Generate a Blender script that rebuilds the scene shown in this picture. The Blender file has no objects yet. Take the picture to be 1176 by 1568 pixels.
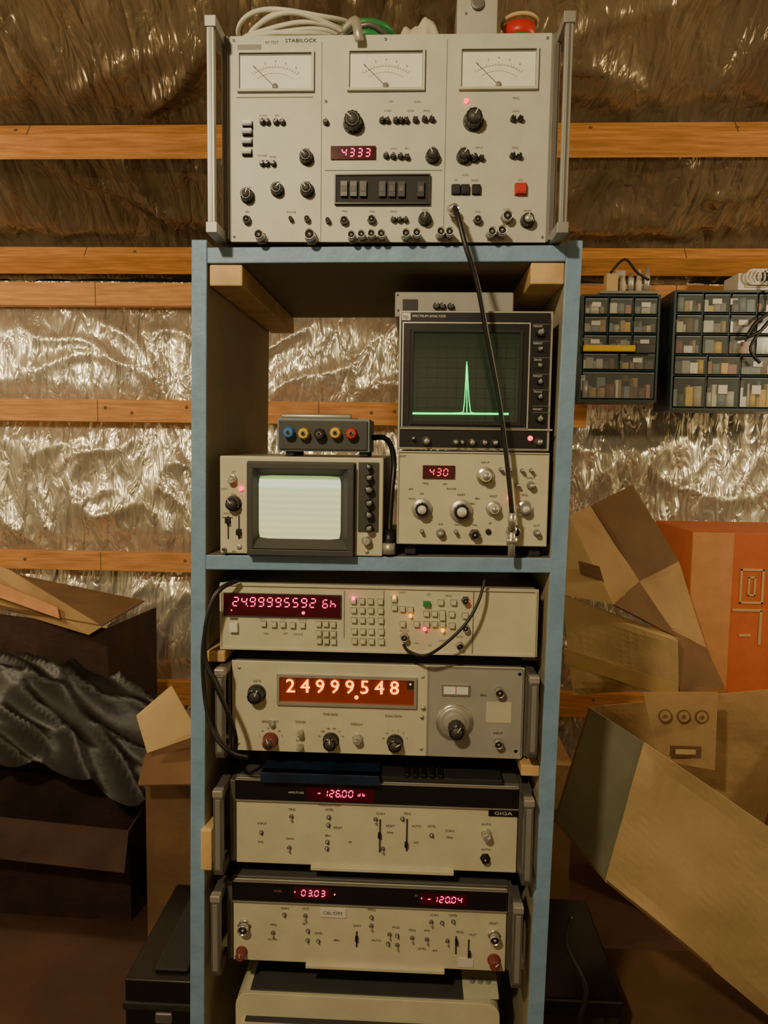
import bpy, math, random
import numpy as np
from mathutils import Matrix, Vector, noise
random.seed(7)
C=bpy.context.scene.collection

# ------------------------------------------------------------------ materials
MATS={}
def mat(name,col,rough=.5,metal=0.,emit=None,es=0.,var=.06,vs=30.,bump=0.,bs=80.,coat=0.,stretch=None,spec=.5,alpha=1.):
    if name in MATS: return MATS[name]
    m=bpy.data.materials.new(name);m.use_nodes=True
    nt=m.node_tree;p=nt.nodes['Principled BSDF']
    p.inputs['Roughness'].default_value=rough;p.inputs['Metallic'].default_value=metal
    p.inputs['Coat Weight'].default_value=coat;p.inputs['Alpha'].default_value=alpha
    p.inputs['Specular IOR Level'].default_value=spec
    tc=nt.nodes.new('ShaderNodeTexCoord');mp=nt.nodes.new('ShaderNodeMapping')
    nt.links.new(tc.outputs['Object'],mp.inputs[0])
    if stretch: mp.inputs['Scale'].default_value=stretch
    n=nt.nodes.new('ShaderNodeTexNoise');n.inputs['Scale'].default_value=vs;n.inputs['Detail'].default_value=5
    nt.links.new(mp.outputs[0],n.inputs['Vector'])
    r=nt.nodes.new('ShaderNodeValToRGB')
    r.color_ramp.elements[0].position=.3;r.color_ramp.elements[1].position=.7
    r.color_ramp.elements[0].color=[c*(1-var) for c in col[:3]]+[1]
    r.color_ramp.elements[1].color=[min(1,c*(1+var)) for c in col[:3]]+[1]
    nt.links.new(n.outputs['Fac'],r.inputs[0]);nt.links.new(r.outputs[0],p.inputs['Base Color'])
    if bump:
        n2=nt.nodes.new('ShaderNodeTexNoise');n2.inputs['Scale'].default_value=bs;n2.inputs['Detail'].default_value=4
        nt.links.new(mp.outputs[0],n2.inputs['Vector'])
        b=nt.nodes.new('ShaderNodeBump');b.inputs['Strength'].default_value=bump;b.inputs['Distance'].default_value=.01
        nt.links.new(n2.outputs['Fac'],b.inputs['Height']);nt.links.new(b.outputs[0],p.inputs['Normal'])
    if emit:
        p.inputs['Emission Color'].default_value=list(emit)+[1];p.inputs['Emission Strength'].default_value=es
    MATS[name]=m;return m

mat('grey_panel',(.54,.56,.47),.45)
mat('beige_panel',(.60,.56,.42),.5)
mat('cream_panel',(.63,.60,.43),.5)
mat('white_face',(.82,.84,.72),.5)
mat('grey_plate',(.36,.35,.31),.4)
mat('dark_grey',(.06,.06,.056),.5)
mat('mid_grey',(.22,.22,.20),.5)
mat('black_plastic',(.010,.010,.011),.35)
mat('black_matte',(.02,.02,.02),.7)
mat('chrome',(.66,.64,.58),.25,.8)
mat('alu',(.52,.51,.46),.4,.6)
mat('rail_metal',(.34,.34,.31),.45,.4)
mat('dark_metal',(.18,.175,.16),.4,.5)
mat('ink',(.04,.04,.045),.7)
mat('faint_ink',(.22,.21,.19),.7)
mat('red_plastic',(.6,.03,.02),.4)
mat('dull_red',(.22,.05,.04),.5)
mat('blue_plastic',(.03,.2,.6),.35)
mat('yellow_plastic',(.8,.55,.04),.35)
mat('green_plastic',(.03,.25,.07),.4)
mat('white_plastic',(.72,.70,.62),.4)
mat('red_window',(.05,.002,.006),.15,emit=(1,.0,.06),es=.015)
mat('orange_window',(.13,.02,.003),.2,emit=(1,.10,.005),es=.10)
mat('blue_grey',(.22,.27,.30),.5)
mat('led_magenta',(.5,0,.1),.4,emit=(1,.02,.20),es=4.5,var=0)
mat('led_red',(.5,0,.02),.4,emit=(1,.02,.06),es=4,var=0)
mat('led_amber',(.5,.2,.02),.4,emit=(1,.35,.03),es=2.5,var=0)
mat('nixie_glow',(.5,.1,.02),.4,emit=(1,.30,.02),es=4.5,var=0)
mat('trace_green',(0,.3,.1),.4,emit=(.0,1,.14),es=3,var=0)
mat('screen_green',(.020,.032,.022),.15,emit=(.04,.09,.05),es=.09)
mat('grid_line',(.012,.02,.016),.4)
mat('wood',(.62,.28,.09),.6,var=.28,vs=9,stretch=(1,12,12),bump=.15,bs=40)
mat('wood_end',(.66,.44,.20),.6,var=.2,vs=30)
mat('blue_paint',(.22,.37,.56),.5,var=.1,bump=.15,bs=60)
mat('ply_inside',(.42,.38,.26),.65,var=.15,vs=8,bump=.1)
mat('ply_dark',(.19,.165,.11),.7,var=.15,vs=8)
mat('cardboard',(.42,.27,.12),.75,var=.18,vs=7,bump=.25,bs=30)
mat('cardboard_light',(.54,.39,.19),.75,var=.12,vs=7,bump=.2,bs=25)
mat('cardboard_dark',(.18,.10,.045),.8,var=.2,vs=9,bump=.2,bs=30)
mat('cardboard_grey',(.17,.17,.11),.8,var=.15,vs=12)
mat('packing_tape',(.48,.33,.14),.25,var=.05,coat=.3)
mat('orange_print',(.60,.14,.04),.6,var=.08)
mat('peach_print',(.58,.27,.11),.6,var=.08)
mat('shaded_carton_brown',(.045,.022,.015),.9,var=.3,vs=14,bump=.3,bs=60)  # left carton walls, brown darkened to stand in for shade
mat('black_film',(.010,.009,.009),.42,var=.2,vs=10,bump=.3,bs=14)
mat('teal_frame',(.02,.05,.055),.4)
mat('clear_drawer',(.45,.52,.52),.15,alpha=.14)
mat('cable_white',(.62,.62,.52),.5)
mat('cable_black',(.01,.01,.01),.4)
mat('cloth',(.62,.58,.46),.8,var=.1,bump=.3,bs=60)
mat('blue_film',(.01,.025,.05),.15,var=.5,vs=20,coat=.5)
mat('pink_plastic',(.5,.2,.17),.5)
mat('floor_brown',(.085,.04,.024),.8,var=.3,vs=5,bump=.2,bs=30)  # floor brown deepened in place of weaker light near the ground

def foil(name,metal,rough,s1,s2,col,col2):
    m=bpy.data.materials.new(name);m.use_nodes=True
    nt=m.node_tree;p=nt.nodes['Principled BSDF']
    p.inputs['Metallic'].default_value=metal;p.inputs['Roughness'].default_value=rough
    tc=nt.nodes.new('ShaderNodeTexCoord')
    def crease(scale,sx,dist):
        mp=nt.nodes.new('ShaderNodeMapping');mp.inputs['Scale'].default_value=(sx,1,1);nt.links.new(tc.outputs['Object'],mp.inputs[0])
        n=nt.nodes.new('ShaderNodeTexNoise');n.inputs['Scale'].default_value=scale;n.inputs['Detail'].default_value=2.5;n.inputs['Distortion'].default_value=dist
        nt.links.new(mp.outputs[0],n.inputs['Vector'])
        s=nt.nodes.new('ShaderNodeMath');s.operation='SUBTRACT';s.inputs[1].default_value=.5;nt.links.new(n.outputs['Fac'],s.inputs[0])
        a=nt.nodes.new('ShaderNodeMath');a.operation='ABSOLUTE';nt.links.new(s.outputs[0],a.inputs[0]);return a
    a=crease(2.6,4.5,.5);c=crease(9,2.6,.8)
    b=nt.nodes.new('ShaderNodeBump');b.inputs['Strength'].default_value=s1;b.inputs['Distance'].default_value=.08
    nt.links.new(a.outputs[0],b.inputs['Height'])
    b2=nt.nodes.new('ShaderNodeBump');b2.inputs['Strength'].default_value=s2;b2.inputs['Distance'].default_value=.025
    nt.links.new(c.outputs[0],b2.inputs['Height']);nt.links.new(b.outputs[0],b2.inputs['Normal']);nt.links.new(b2.outputs[0],p.inputs['Normal'])
    n3=nt.nodes.new('ShaderNodeTexNoise');n3.inputs['Scale'].default_value=1.6;n3.inputs['Detail'].default_value=4
    nt.links.new(tc.outputs['Object'],n3.inputs['Vector'])
    r=nt.nodes.new('ShaderNodeValToRGB');r.color_ramp.elements[0].position=.35;r.color_ramp.elements[1].position=.65
    r.color_ramp.elements[0].color=list(col)+[1];r.color_ramp.elements[1].color=list(col2)+[1]
    nt.links.new(n3.outputs['Fac'],r.inputs[0]);nt.links.new(r.outputs[0],p.inputs['Base Color'])
    MATS[name]=m
foil('silver_foil',.68,.24,.75,.7,(.66,.62,.50),(.88,.85,.74))
foil('kraft_film',.45,.22,.8,.7,(.15,.105,.06),(.36,.28,.17))

def crt_mat():
    m=bpy.data.materials.new('crt_raster');m.use_nodes=True
    nt=m.node_tree;p=nt.nodes['Principled BSDF'];p.inputs['Base Color'].default_value=(.2,.22,.12,1);p.inputs['Roughness'].default_value=.2
    tc=nt.nodes.new('ShaderNodeTexCoord');s=nt.nodes.new('ShaderNodeSeparateXYZ');nt.links.new(tc.outputs['Generated'],s.inputs[0])
    r=nt.nodes.new('ShaderNodeValToRGB');e=r.color_ramp.elements
    e[0].position=0;e[0].color=(.78,.72,.34,1);e[1].position=.78;e[1].color=(.76,.78,.38,1)
    x=e.new(.81);x.color=(.7,1,.5,1);x=e.new(.88);x.color=(1,1,.8,1);x=e.new(.93);x.color=(.9,1,.6,1);x=e.new(.955);x.color=(.25,.55,.15,1);x=e.new(1);x.color=(.2,.4,.12,1)
    nt.links.new(s.outputs['Z'],r.inputs[0])
    w=nt.nodes.new('ShaderNodeMath');w.operation='MULTIPLY';w.inputs[1].default_value=62;nt.links.new(s.outputs['Z'],w.inputs[0])
    sn=nt.nodes.new('ShaderNodeMath');sn.operation='SINE';nt.links.new(w.outputs[0],sn.inputs[0])
    ma=nt.nodes.new('ShaderNodeMath');ma.operation='MULTIPLY_ADD';ma.inputs[1].default_value=.08;ma.inputs[2].default_value=1.0;nt.links.new(sn.outputs[0],ma.inputs[0])
    nt.links.new(r.outputs[0],p.inputs['Emission Color']);nt.links.new(ma.outputs[0],p.inputs['Emission Strength'])
    MATS['crt_raster']=m
crt_mat()

# ------------------------------------------------------------------ mesh builder
class B:
    def __init__(s): s.v=[];s.f=[];s.m=[];s.s=[];s.mats=[]
    def mi(s,n):
        if n not in s.mats: s.mats.append(n)
        return s.mats.index(n)
    def add(s,vs,fs,m,smooth=False,M=None):
        o=len(s.v);k=s.mi(m)
        for a in vs:
            a=Vector(a)
            if M is not None: a=M@a
            s.v.append(tuple(a))
        for f in fs: s.f.append([i+o for i in f]);s.m.append(k);s.s.append(smooth)
    def box(s,x0,x1,y0,y1,z0,z1,m,M=None):
        vs=[(x,y,z) for z in (z0,z1) for y in (y0,y1) for x in (x0,x1)]
        s.add(vs,[(0,2,3,1),(4,5,7,6),(0,1,5,4),(2,6,7,3),(0,4,6,2),(1,3,7,5)],m,False,M)
    def lathe(s,c,prof,m,n=20,axis='y',flute=0,M=None,smooth=True):
        vs=[];fs=[]
        for r,t in prof:
            for i in range(n):
                a=2*math.pi*i/n;rr=r*(1-flute*(i%2))
                u,w=rr*math.cos(a),rr*math.sin(a)
                if axis=='y': vs.append((c[0]+u,c[1]+t,c[2]+w))
                elif axis=='z': vs.append((c[0]+u,c[1]+w,c[2]+t))
                else: vs.append((c[0]+t,c[1]+u,c[2]+w))
        L=len(prof)
        for j in range(L-1):
            for i in range(n):
                a=j*n+i;b=j*n+(i+1)%n
                fs.append((a,b,b+n,a+n))
        fs.append(tuple(range(n)));fs.append(tuple(range((L-1)*n,L*n)))
        s.add(vs,fs,m,smooth,M)
    def extr(s,pts,axis,a0,a1,m,M=None):
        n=len(pts)
        def q(p,a):
            return {'x':(a,p[0],p[1]),'y':(p[0],a,p[1]),'z':(p[0],p[1],a)}[axis]
        vs=[q(p,a0) for p in pts]+[q(p,a1) for p in pts]
        fs=[tuple(range(n)),tuple(range(2*n-1,n-1,-1))]+[(i,(i+1)%n,(i+1)%n+n,i+n) for i in range(n)]
        s.add(vs,fs,m,False,M)
    def tube(s,pts,r,m,n=8,sub=5,closed=False):
        P=[Vector(p) for p in pts]
        if sub>1 and len(P)>2:
            Q=[];L=len(P)
            for i in range(L-1):
                p0=P[max(i-1,0)];p1=P[i];p2=P[i+1];p3=P[min(i+2,L-1)]
                for k in range(sub):
                    t=k/sub
                    Q.append(.5*((2*p1)+(p2-p0)*t+(2*p0-5*p1+4*p2-p3)*t*t+(3*p1-p0-3*p2+p3)*t**3))
            Q.append(P[-1]);P=Q
        vs=[];fs=[];L=len(P);pn=None
        for i,p in enumerate(P):
            t=(P[min(i+1,L-1)]-P[max(i-1,0)])
            if t.length<1e-9: t=Vector((0,0,1))
            t.normalize()
            if pn is None:
                a=Vector((0,0,1)) if abs(t.z)<.9 else Vector((1,0,0))
                pn=t.cross(a).normalized()
            pn=(pn-t*pn.dot(t)).normalized();bn=t.cross(pn)
            for k in range(n):
                a=2*math.pi*k/n;vs.append(p+pn*(r*math.cos(a))+bn*(r*math.sin(a)))
        for j in range(L-1):
            for k in range(n):
                fs.append((j*n+k,j*n+(k+1)%n,(j+1)*n+(k+1)%n,(j+1)*n+k))
        fs.append(tuple(range(n)));fs.append(tuple(range((L-1)*n,L*n)))
        s.add(vs,fs,m,True)
    def slab(s,pts,th,m):
        P=[Vector(p) for p in pts]
        nrm=Vector((0,0,0))
        for i in range(1,len(P)-1): nrm+=(P[i]-P[0]).cross(P[i+1]-P[0])
        nrm.normalize();n=len(P)
        vs=P+[p+nrm*th for p in P]
        fs=[tuple(range(n-1,-1,-1)),tuple(range(n,2*n))]+[(i,(i+1)%n,(i+1)%n+n,i+n) for i in range(n)]
        s.add(vs,fs,m)
    def sheet4(s,q,m,dent=.006,N=14,seed=1.,th=.004):
        a,b_,c,d=[Vector(t) for t in q];nr=((b_-a).cross(d-a)).normalized();vs=[];fs=[]
        for side in (0,1):
            for j in range(N+1):
                for i in range(N+1):
                    u=i/N;w=j/N;p=a*(1-u)*(1-w)+b_*u*(1-w)+c*u*w+d*(1-u)*w
                    e=min(1,8*min(u,1-u,w,1-w)+.25)
                    k=noise.noise(p*5+Vector((seed,0,0)))*dent*2+noise.noise(p*14+Vector((0,seed,0)))*dent*.7
                    vs.append(p+nr*(k*e+side*th))
        K=(N+1)*(N+1)
        for j in range(N):
            for i in range(N):
                t=j*(N+1)+i;fs.append((t,t+1,t+N+2,t+N+1));fs.append((K+t+N+1,K+t+N+2,K+t+1,K+t))
        for i in range(N):
            for t0,t1 in ((i,i+1),(N*(N+1)+i+1,N*(N+1)+i),((i+1)*(N+1),i*(N+1)),(i*(N+1)+N,(i+1)*(N+1)+N)): fs.append((t0,K+t0,K+t1,t1))
        s.add(vs,fs,m,False)
    def obj(s,name,parent=None,bevel=0,seg=2):
        me=bpy.data.meshes.new(name)
        off=parent.location if parent else Vector((0,0,0))
        me.from_pydata([(a[0]-off.x,a[1]-off.y,a[2]-off.z) for a in s.v],[],s.f)
        for n in s.mats: me.materials.append(MATS[n])
        me.polygons.foreach_set('material_index',s.m)
        me.polygons.foreach_set('use_smooth',s.s)
        me.update()
        import bmesh
        bm=bmesh.new();bm.from_mesh(me);bmesh.ops.recalc_face_normals(bm,faces=bm.faces);bm.to_mesh(me);bm.free()
        o=bpy.data.objects.new(name,me);C.objects.link(o)
        if parent: o.parent=parent
        if bevel:
            b=o.modifiers.new('bevel','BEVEL');b.width=bevel;b.segments=seg;b.limit_method='ANGLE';b.angle_limit=.7
        return o
def root(name,loc):
    e=bpy.data.objects.new(name,None);e.empty_display_size=.05;e.location=loc;C.objects.link(e);return e

TC={}
def glyphs(t):
    if t in TC: return TC[t]
    c=bpy.data.curves.new('txt','FONT');c.body=t;c.size=1;c.resolution_u=2;c.align_x='CENTER'
    o=bpy.data.objects.new('txt',c);C.objects.link(o);bpy.context.view_layer.update()
    me=bpy.data.meshes.new_from_object(o.evaluated_get(bpy.context.evaluated_depsgraph_get()))
    r=([tuple(v.co) for v in me.vertices],[tuple(p.vertices) for p in me.polygons])
    bpy.data.objects.remove(o);bpy.data.meshes.remove(me);bpy.data.curves.remove(c)
    TC[t]=r;return r

# ------------------------------------------------------------------ panel drawing coordinates -> metric position on a flat panel
class Panel:
    def __init__(s,quad,x0,x1,z0,z1,y):
        dst=[(x0,z1),(x1,z1),(x1,z0),(x0,z0)];A=[];b=[]
        for (u,v),(X,Z) in zip(quad,dst):
            A.append([u,v,1,0,0,0,-u*X,-v*X]);b.append(X)
            A.append([0,0,0,u,v,1,-u*Z,-v*Z]);b.append(Z)
        s.h=np.linalg.solve(np.array(A,float),np.array(b,float));s.y=y
        s.k=(x1-x0)/((quad[1][0]-quad[0][0]+quad[2][0]-quad[3][0])/2.)
        s.r=(x0,x1,z0,z1)
    def P(s,u,v):
        h=s.h;w=h[6]*u+h[7]*v+1
        return (h[0]*u+h[1]*v+h[2])/w,(h[3]*u+h[4]*v+h[5])/w
class Face:
    def __init__(s,b,p): s.b=b;s.p=p
    def knob(s,u,v,r,m='black_plastic',d=None,skirt=None,ang=None,cap=None):
        x,z=s.p.P(u,v);k=s.p.k;R=r*k;d=d or R*1.3;y=s.p.y
        if skirt:
            s.b.lathe((x,y,z),[(R,0),(R,-.003),(R*.93,-.004)],skirt,24);R2=R*.68
            s.b.lathe((x,y-.004,z),[(R2,0),(R2*.94,-d),(R2*.8,-d-.001)],m,24,flute=.07,smooth=False)
            if cap: s.b.lathe((x,y-.005-d,z),[(R2*.62,0),(R2*.6,-.001)],cap,20)
        else:
            s.b.lathe((x,y,z),[(R*1.12,0),(R*1.12,-.0015),(R,-.002)],'dark_grey' if 'black' in m else m,24)
            s.b.lathe((x,y-.002,z),[(R,0),(R*.9,-d),(R*.75,-d-.001)],m,24,flute=.08,smooth=False)
            if cap: s.b.lathe((x,y-.003-d,z),[(R*.62,0),(R*.6,-.001)],cap,20);
            R2=R
        a=math.radians(ang if ang is not None else random.uniform(20,160))
        M=Matrix.Translation((x,y-.004-d,z))@Matrix.Rotation(-a+math.pi/2,4,'Y')
        s.b.box(-.0006,.0006,-.0008,.0005,R2*.15,R2*.8,'white_plastic',M)
    def round(s,u,v,r,m,d=.002):
        x,z=s.p.P(u,v);R=r*s.p.k
        s.b.lathe((x,s.p.y,z),[(R,0),(R,-d*.8),(R*.85,-d)],m,16)
    def bnc(s,u,v,r,l=.012,m='alu'):
        x,z=s.p.P(u,v);R=r*s.p.k;y=s.p.y
        s.b.lathe((x,y,z),[(R*1.35,0),(R*1.35,-.0015)],m,6)
        s.b.lathe((x,y,z),[(R,-.001),(R,-l),(R*.85,-l),(R*.85,-l*.5)],m,16)
        s.b.lathe((x,y,z),[(R*.8,-.001),(R*.8,-l*.86)],'black_matte',14)
        s.b.lathe((x,y,z),[(R*.25,-.001),(R*.25,-l*1.0)],'chrome',8)
    def toggle(s,u,v,r=2.2,m='alu'):
        x,z=s.p.P(u,v);R=r*s.p.k;y=s.p.y
        s.b.lathe((x,y,z),[(R*1.6,0),(R*1.6,-.0015),(R,-.0025)],'dark_metal',12)
        M=Matrix.Translation((x,y,z))@Matrix.Rotation(random.choice([-.35,.35]),4,'X')
        s.b.lathe((0,0,0),[(R*.45,-.001),(R*.75,-.007),(R*.5,-.008)],m,10,M=M)
    def btn(s,u,v,w,h,m,d=.004,base='ink'):
        x,z=s.p.P(u,v);w*=s.p.k/2;h*=s.p.k/2;y=s.p.y
        if base: s.b.box(x-w-.0008,x+w+.0008,y-.0008,y,z-h-.0008,z+h+.0008,base)
        s.b.box(x-w,x+w,y-d,y,z-h,z+h,m)
        s.b.box(x-w*.8,x+w*.8,y-d-.0006,y-d,z-h*.8,z+h*.8,m)
    def rectc(s,u0,v0,u1,v1,m,d=.001,y0=0.):
        x0,z1=s.p.P(u0,v0);x1,_=s.p.P(u1,v0);_,z0=s.p.P(u0,v1)
        s.b.box(x0,x1,s.p.y-d,s.p.y-y0,z0,z1,m)
    rect=rectc
    def frame(s,u0,v0,u1,v1,t,m,d=.003):
        x0,z1=s.p.P(u0,v0);x1,_=s.p.P(u1,v0);_,z0=s.p.P(u0,v1);t*=s.p.k;y=s.p.y
        s.b.box(x0,x1,y-d,y,z1-t,z1,m);s.b.box(x0,x1,y-d,y,z0,z0+t,m)
        s.b.box(x0,x0+t,y-d,y,z0+t,z1-t,m);s.b.box(x1-t,x1,y-d,y,z0+t,z1-t,m)
    def text(s,u,v,t,h,m='ink',d=.0008,sx=1.):
        x,z=s.p.P(u,v);k=s.p.k*h/.7
        vs,fs=glyphs(t)
        s.b.add([(x+a[0]*k*sx,s.p.y-d,z+(a[1]-.35)*k) for a in vs],fs,m)
    def seg(s,u,v,w,h,ch,m,d=.0015,t=.2,dp=False):
        S={'0':'abcdef','1':'bc','2':'abged','3':'abgcd','4':'fgbc','5':'afgcd','6':'afgedc','7':'abc','8':'abcdefg','9':'abfgcd','-':'g','H':'fegbc','h':'fegc','G':'afedc',' ':'','d':'bcdeg','b':'fedcg'}[ch]
        x,z=s.p.P(u,v);W=w*s.p.k/2;H=h*s.p.k/2;T=t*W*.9;y=s.p.y-d
        def sh(px,pz): return (x+px+pz*.1,z+pz)
        def hz(zz):
            g=T*1.1
            return [(-W+g,zz),(-W+g+T,zz+T),(W-g-T,zz+T),(W-g,zz),(W-g-T,zz-T),(-W+g+T,zz-T)]
        def vt(xx,za,zb):
            g=T*1.1
            return [(xx,za+g),(xx+T,za+g+T),(xx+T,zb-g-T),(xx,zb-g),(xx-T,zb-g-T),(xx-T,za+g+T)]
        D={'a':hz(H),'g':hz(0),'d':hz(-H),'f':vt(-W,0,H),'e':vt(-W,-H,0),'b':vt(W,0,H),'c':vt(W,-H,0)}
        for c in S: s.b.extr([sh(*q) for q in D[c]],'y',y-.0004,y,m)
        if dp: s.b.lathe((x+W*1.45,y,z-H),[(T*1.1,0),(T*1.1,-.0004)],m,8)
    def label_row(s,pts,h=3.4,m='faint_ink'):
        W=['FREQ','LEVEL','MOD','RF','GAIN','SCAN','MHz','dBm','TRIG','AUTO','RANGE','SET','OUT','kHz','AM','FM','RESET','INPUT']
        for u,v in pts: s.text(u,v,random.choice(W),h,m)

# ------------------------------------------------------------------ camera
cam=bpy.data.cameras.new('camera');co=bpy.data.objects.new('camera',cam);C.objects.link(co)
co.matrix_world=Matrix.Translation((0.045,-1.0,1.25))@Matrix.Rotation(math.radians(2.5),4,'Z')@Matrix.Rotation(math.radians(90-5.1),4,'X')@Matrix.Rotation(math.radians(0.8),4,'Z')
cam.sensor_fit='VERTICAL';cam.sensor_height=36;cam.lens=1130/1568*36;cam.clip_start=.02
bpy.context.scene.camera=co

# ------------------------------------------------------------------ room
XL,XR,YB,YF=-2.3,2.5,1.60,-3.4
TAN=.7;ZE=1.82;YR=(YB+YF)/2;ZR=ZE+(YB-YR)*TAN
def ridge(v,p=5): return (1-abs(v))**p
def fold(x,z,s):
    w=noise.noise(Vector((x*1.8,z*1.8,s+20)))
    a=noise.noise(Vector((x*4+w,z*1.0,s)))*.026
    a+=ridge(noise.noise(Vector((x*6+w*2.5,z*.9,s+5))),6)*.024
    a+=ridge(noise.noise(Vector((x*3+z*2.5+w*2,z*3-x*1.2,s+9))),8)*.016
    a+=ridge(noise.noise(Vector((x*15+w*4,z*2.2,s+13))),4)*.006
    return a
def sheet(fn,x0,x1,t0,t1,bands,m,seed,step=.012,amp=1.):
    nx=int((x1-x0)/step);nt=int((t1-t0)/step);vs=[];fs=[]
    for j in range(nt+1):
        t=t0+(t1-t0)*j/nt
        dmin=min([abs(t-b) for b in bands]+[.2]);env=min(1,max(0,(dmin-.02)/.10));env=env*env*(3-2*env)
        for i in range(nx+1):
            x=x0+(x1-x0)*i/nx
            d=(fold(x,t,seed)*amp*(.35+.65*env)+.010*env)
            vs.append(fn(x,t,d))
    for j in range(nt):
        for i in range(nx):
            a=j*(nx+1)+i;fs.append((a,a+1,a+nx+2,a+nx+1))
    b=B();b.add(vs,fs,m,True);return b
bands=[.35,.825,1.36,1.76]
b=sheet(lambda x,t,d:(x,YB+.055-d,t),XL,XR,0,ZE,bands,'silver_foil',1.)
b.obj('wall_back')
n2=math.cos(math.atan(TAN));s2=math.sin(math.atan(TAN));LS=(YB-YR)/n2
pur=[.11,.54,1.09,1.64,2.19,2.74]
b=sheet(lambda x,t,d:(x,YB+.055-t*n2-d*s2,ZE+t*s2+.045-d*n2),XL,XR,0,LS,pur,'kraft_film',3.,.016,1.5)
b.obj('ceiling')
b=B()
b.slab([(XL,YR,ZR+.03),(XR,YR,ZR+.03),(XR,YF,ZE),(XL,YF,ZE)],.02,'kraft_film');b.obj('ceiling_front_slope')
b=B();b.box(XL,XR,YF-.05,YF,0,ZE,'silver_foil');b.obj('wall_front')
for nm,x0,x1 in (('wall_left',XL-.05,XL),('wall_right',XR,XR+.05)):
    b=B();b.extr([(YB+.05,0),(YB+.05,ZE),(YR,ZR+.05),(YF,ZE),(YF,0)],'x',x0,x1,'silver_foil');b.obj(nm)
b=B();b.box(XL,XR,YF,YB+.06,-.05,0,'floor_brown');b.obj('floor')
def batten(x0,x1,y0,y1,z0,z1,M=None):
    b=B();b.box(x0,x1,y0,y1,z0,z1,'wood',M)
    for xx in (-1.08,-.3,.9):
        b.box(xx,xx+.003,y0-.001,y0+.002,z0,z1,'cardboard_dark',M)
    for k in range(10):
        xx=random.uniform(x0+.1,x1-.1);zz=random.uniform(z0+.02,z1-.02)
        b.lathe((xx,y0,zz),[(.007,.001),(.006,-.0008)],'cardboard_dark',10,M=M)
    return b.obj('wooden_batten',bevel=.003)
for z0,z1 in ((.304,.39),(.792,.859),(1.322,1.40),(1.722,1.80)):
    batten(XL+.02,.62 if 1.3<z0<1.4 else XR-.02,YB-.035,YB+.0,z0,z1)
for t in pur[:4]:
    M=Matrix.Translation((0,YB+.03-t*n2,ZE+t*s2))@Matrix.Rotation(-math.atan(TAN),4,'X')
    batten(XL+.02,XR-.02,-.038,.038,-.045,.0,M)

# ------------------------------------------------------------------ rack
rk=root('shelving_rack',(0,.21,0))
b=B();RD=.42
def post(tx0,tx1,bx0,bx1):
    zt=1.521
    for (y0,y1,m,e) in ((0,.003,'blue_paint',0),(.003,RD,'ply_inside',.0)):
        vs=[(bx0,y0,0),(bx1,y0,0),(bx1,y1,0),(bx0,y1,0),(tx0,y0,zt),(tx1,y0,zt),(tx1,y1,zt),(tx0,y1,zt)]
        b.add(vs,[(3,2,1,0),(4,5,6,7),(0,1,5,4),(1,2,6,5),(2,3,7,6),(3,0,4,7)],m)
post(-.261,-.240,-.278,-.257);post(.235,.256,.212,.235)
def shelf(x0,x1,zl,zr,th):
    for (y0,y1,m) in ((0,.003,'blue_paint'),(.003,RD,'ply_dark')):
        vs=[(x0,y0,zl-th),(x1,y0,zr-th),(x1,y1,zr-th),(x0,y1,zl-th),(x0,y0,zl),(x1,y0,zr),(x1,y1,zr),(x0,y1,zl)]
        b.add(vs,[(3,2,1,0),(4,5,6,7),(0,1,5,4),(1,2,6,5),(2,3,7,6),(3,0,4,7)],m)
shelf(-.240,.235,1.511,1.515,.021);shelf(-.245,.2315,1.0965,1.102,.0205);shelf(-.255,.2175,.245,.245,.02)
b.obj('frame',rk,bevel=.0015)
b=B()
b.box(-.2375,-.193,.002,RD,1.461,1.489,'wood_end');b.box(.190,.234,.002,RD,1.465,1.493,'wood_end')
for zz,l,r,ml,mr in ((.9525,-.246,.226,'wood_end','ply_dark'),(.801,-.249,.224,'ply_dark','wood_end'),(.63,-.251,.2215,'ply_dark','ply_dark'),(.478,-.253,.2195,'ply_dark','ply_dark')):
    yl=.004 if ml=='wood_end' else .05;yr=.004 if mr=='wood_end' else .05
    b.box(l,l+.026,yl,RD,zz-.0085,zz+.0075,ml);b.box(r-.026,r,yr,RD,zz-.0085,zz+.0075,mr)
b.box(-.252,-.236,-.012,.03,.645,.705,'wood_end')
b.obj('wood_blocks',rk,bevel=.002)

def chassis(b,x0,x1,y0,y1,z0,z1,m,body='dark_grey',ft=.004):
    b.box(x0,x1,y0,y0+ft,z0,z1,m);b.box(x0+.002,x1-.002,y0+ft,y1,z0+.002,z1-.002,body)

# ------------------------------------------------------------------ radio test set on top
r=root('radio_test_set',(0,.17,1.65));b=B()
x0,x1,z0,z1=-.2075,.2075,1.518,1.778
chassis(b,x0,x1,0,.34,z0,z1,'grey_panel','mid_grey')
for sx,xo in ((-1,x0),(1,x1)):
    b.box(min(xo,xo+sx*.0115),max(xo,xo+sx*.0115),.0,.33,z0+.001,z1-.001,'mid_grey')
    b.box(min(xo+sx*.002,xo+sx*.009),max(xo+sx*.002,xo+sx*.009),-.004,0,z0+.002,z1-.002,'dark_metal')
    xa,xb=sorted((xo+sx*.009,xo+sx*.018))
    b.box(xa,xb,-.046,-.036,z0+.0,z1-.0,'rail_metal')
    b.box(xa+.003,xb-.003,-.0468,-.046,z0+.01,z1-.01,'dark_metal')
    for zc in (z0+.006,z1-.006):
        xa2,xb2=sorted((xo+sx*.006,xo+sx*.020));b.box(xa2,xb2,-.048,.02,zc-.007,zc+.006,'rail_metal')
for xx in (-.19,.19):
    for yy in (.02,.31): b.box(xx-.012,xx+.012,yy,yy+.02,1.5155,z0+.004,'black_matte')
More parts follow.
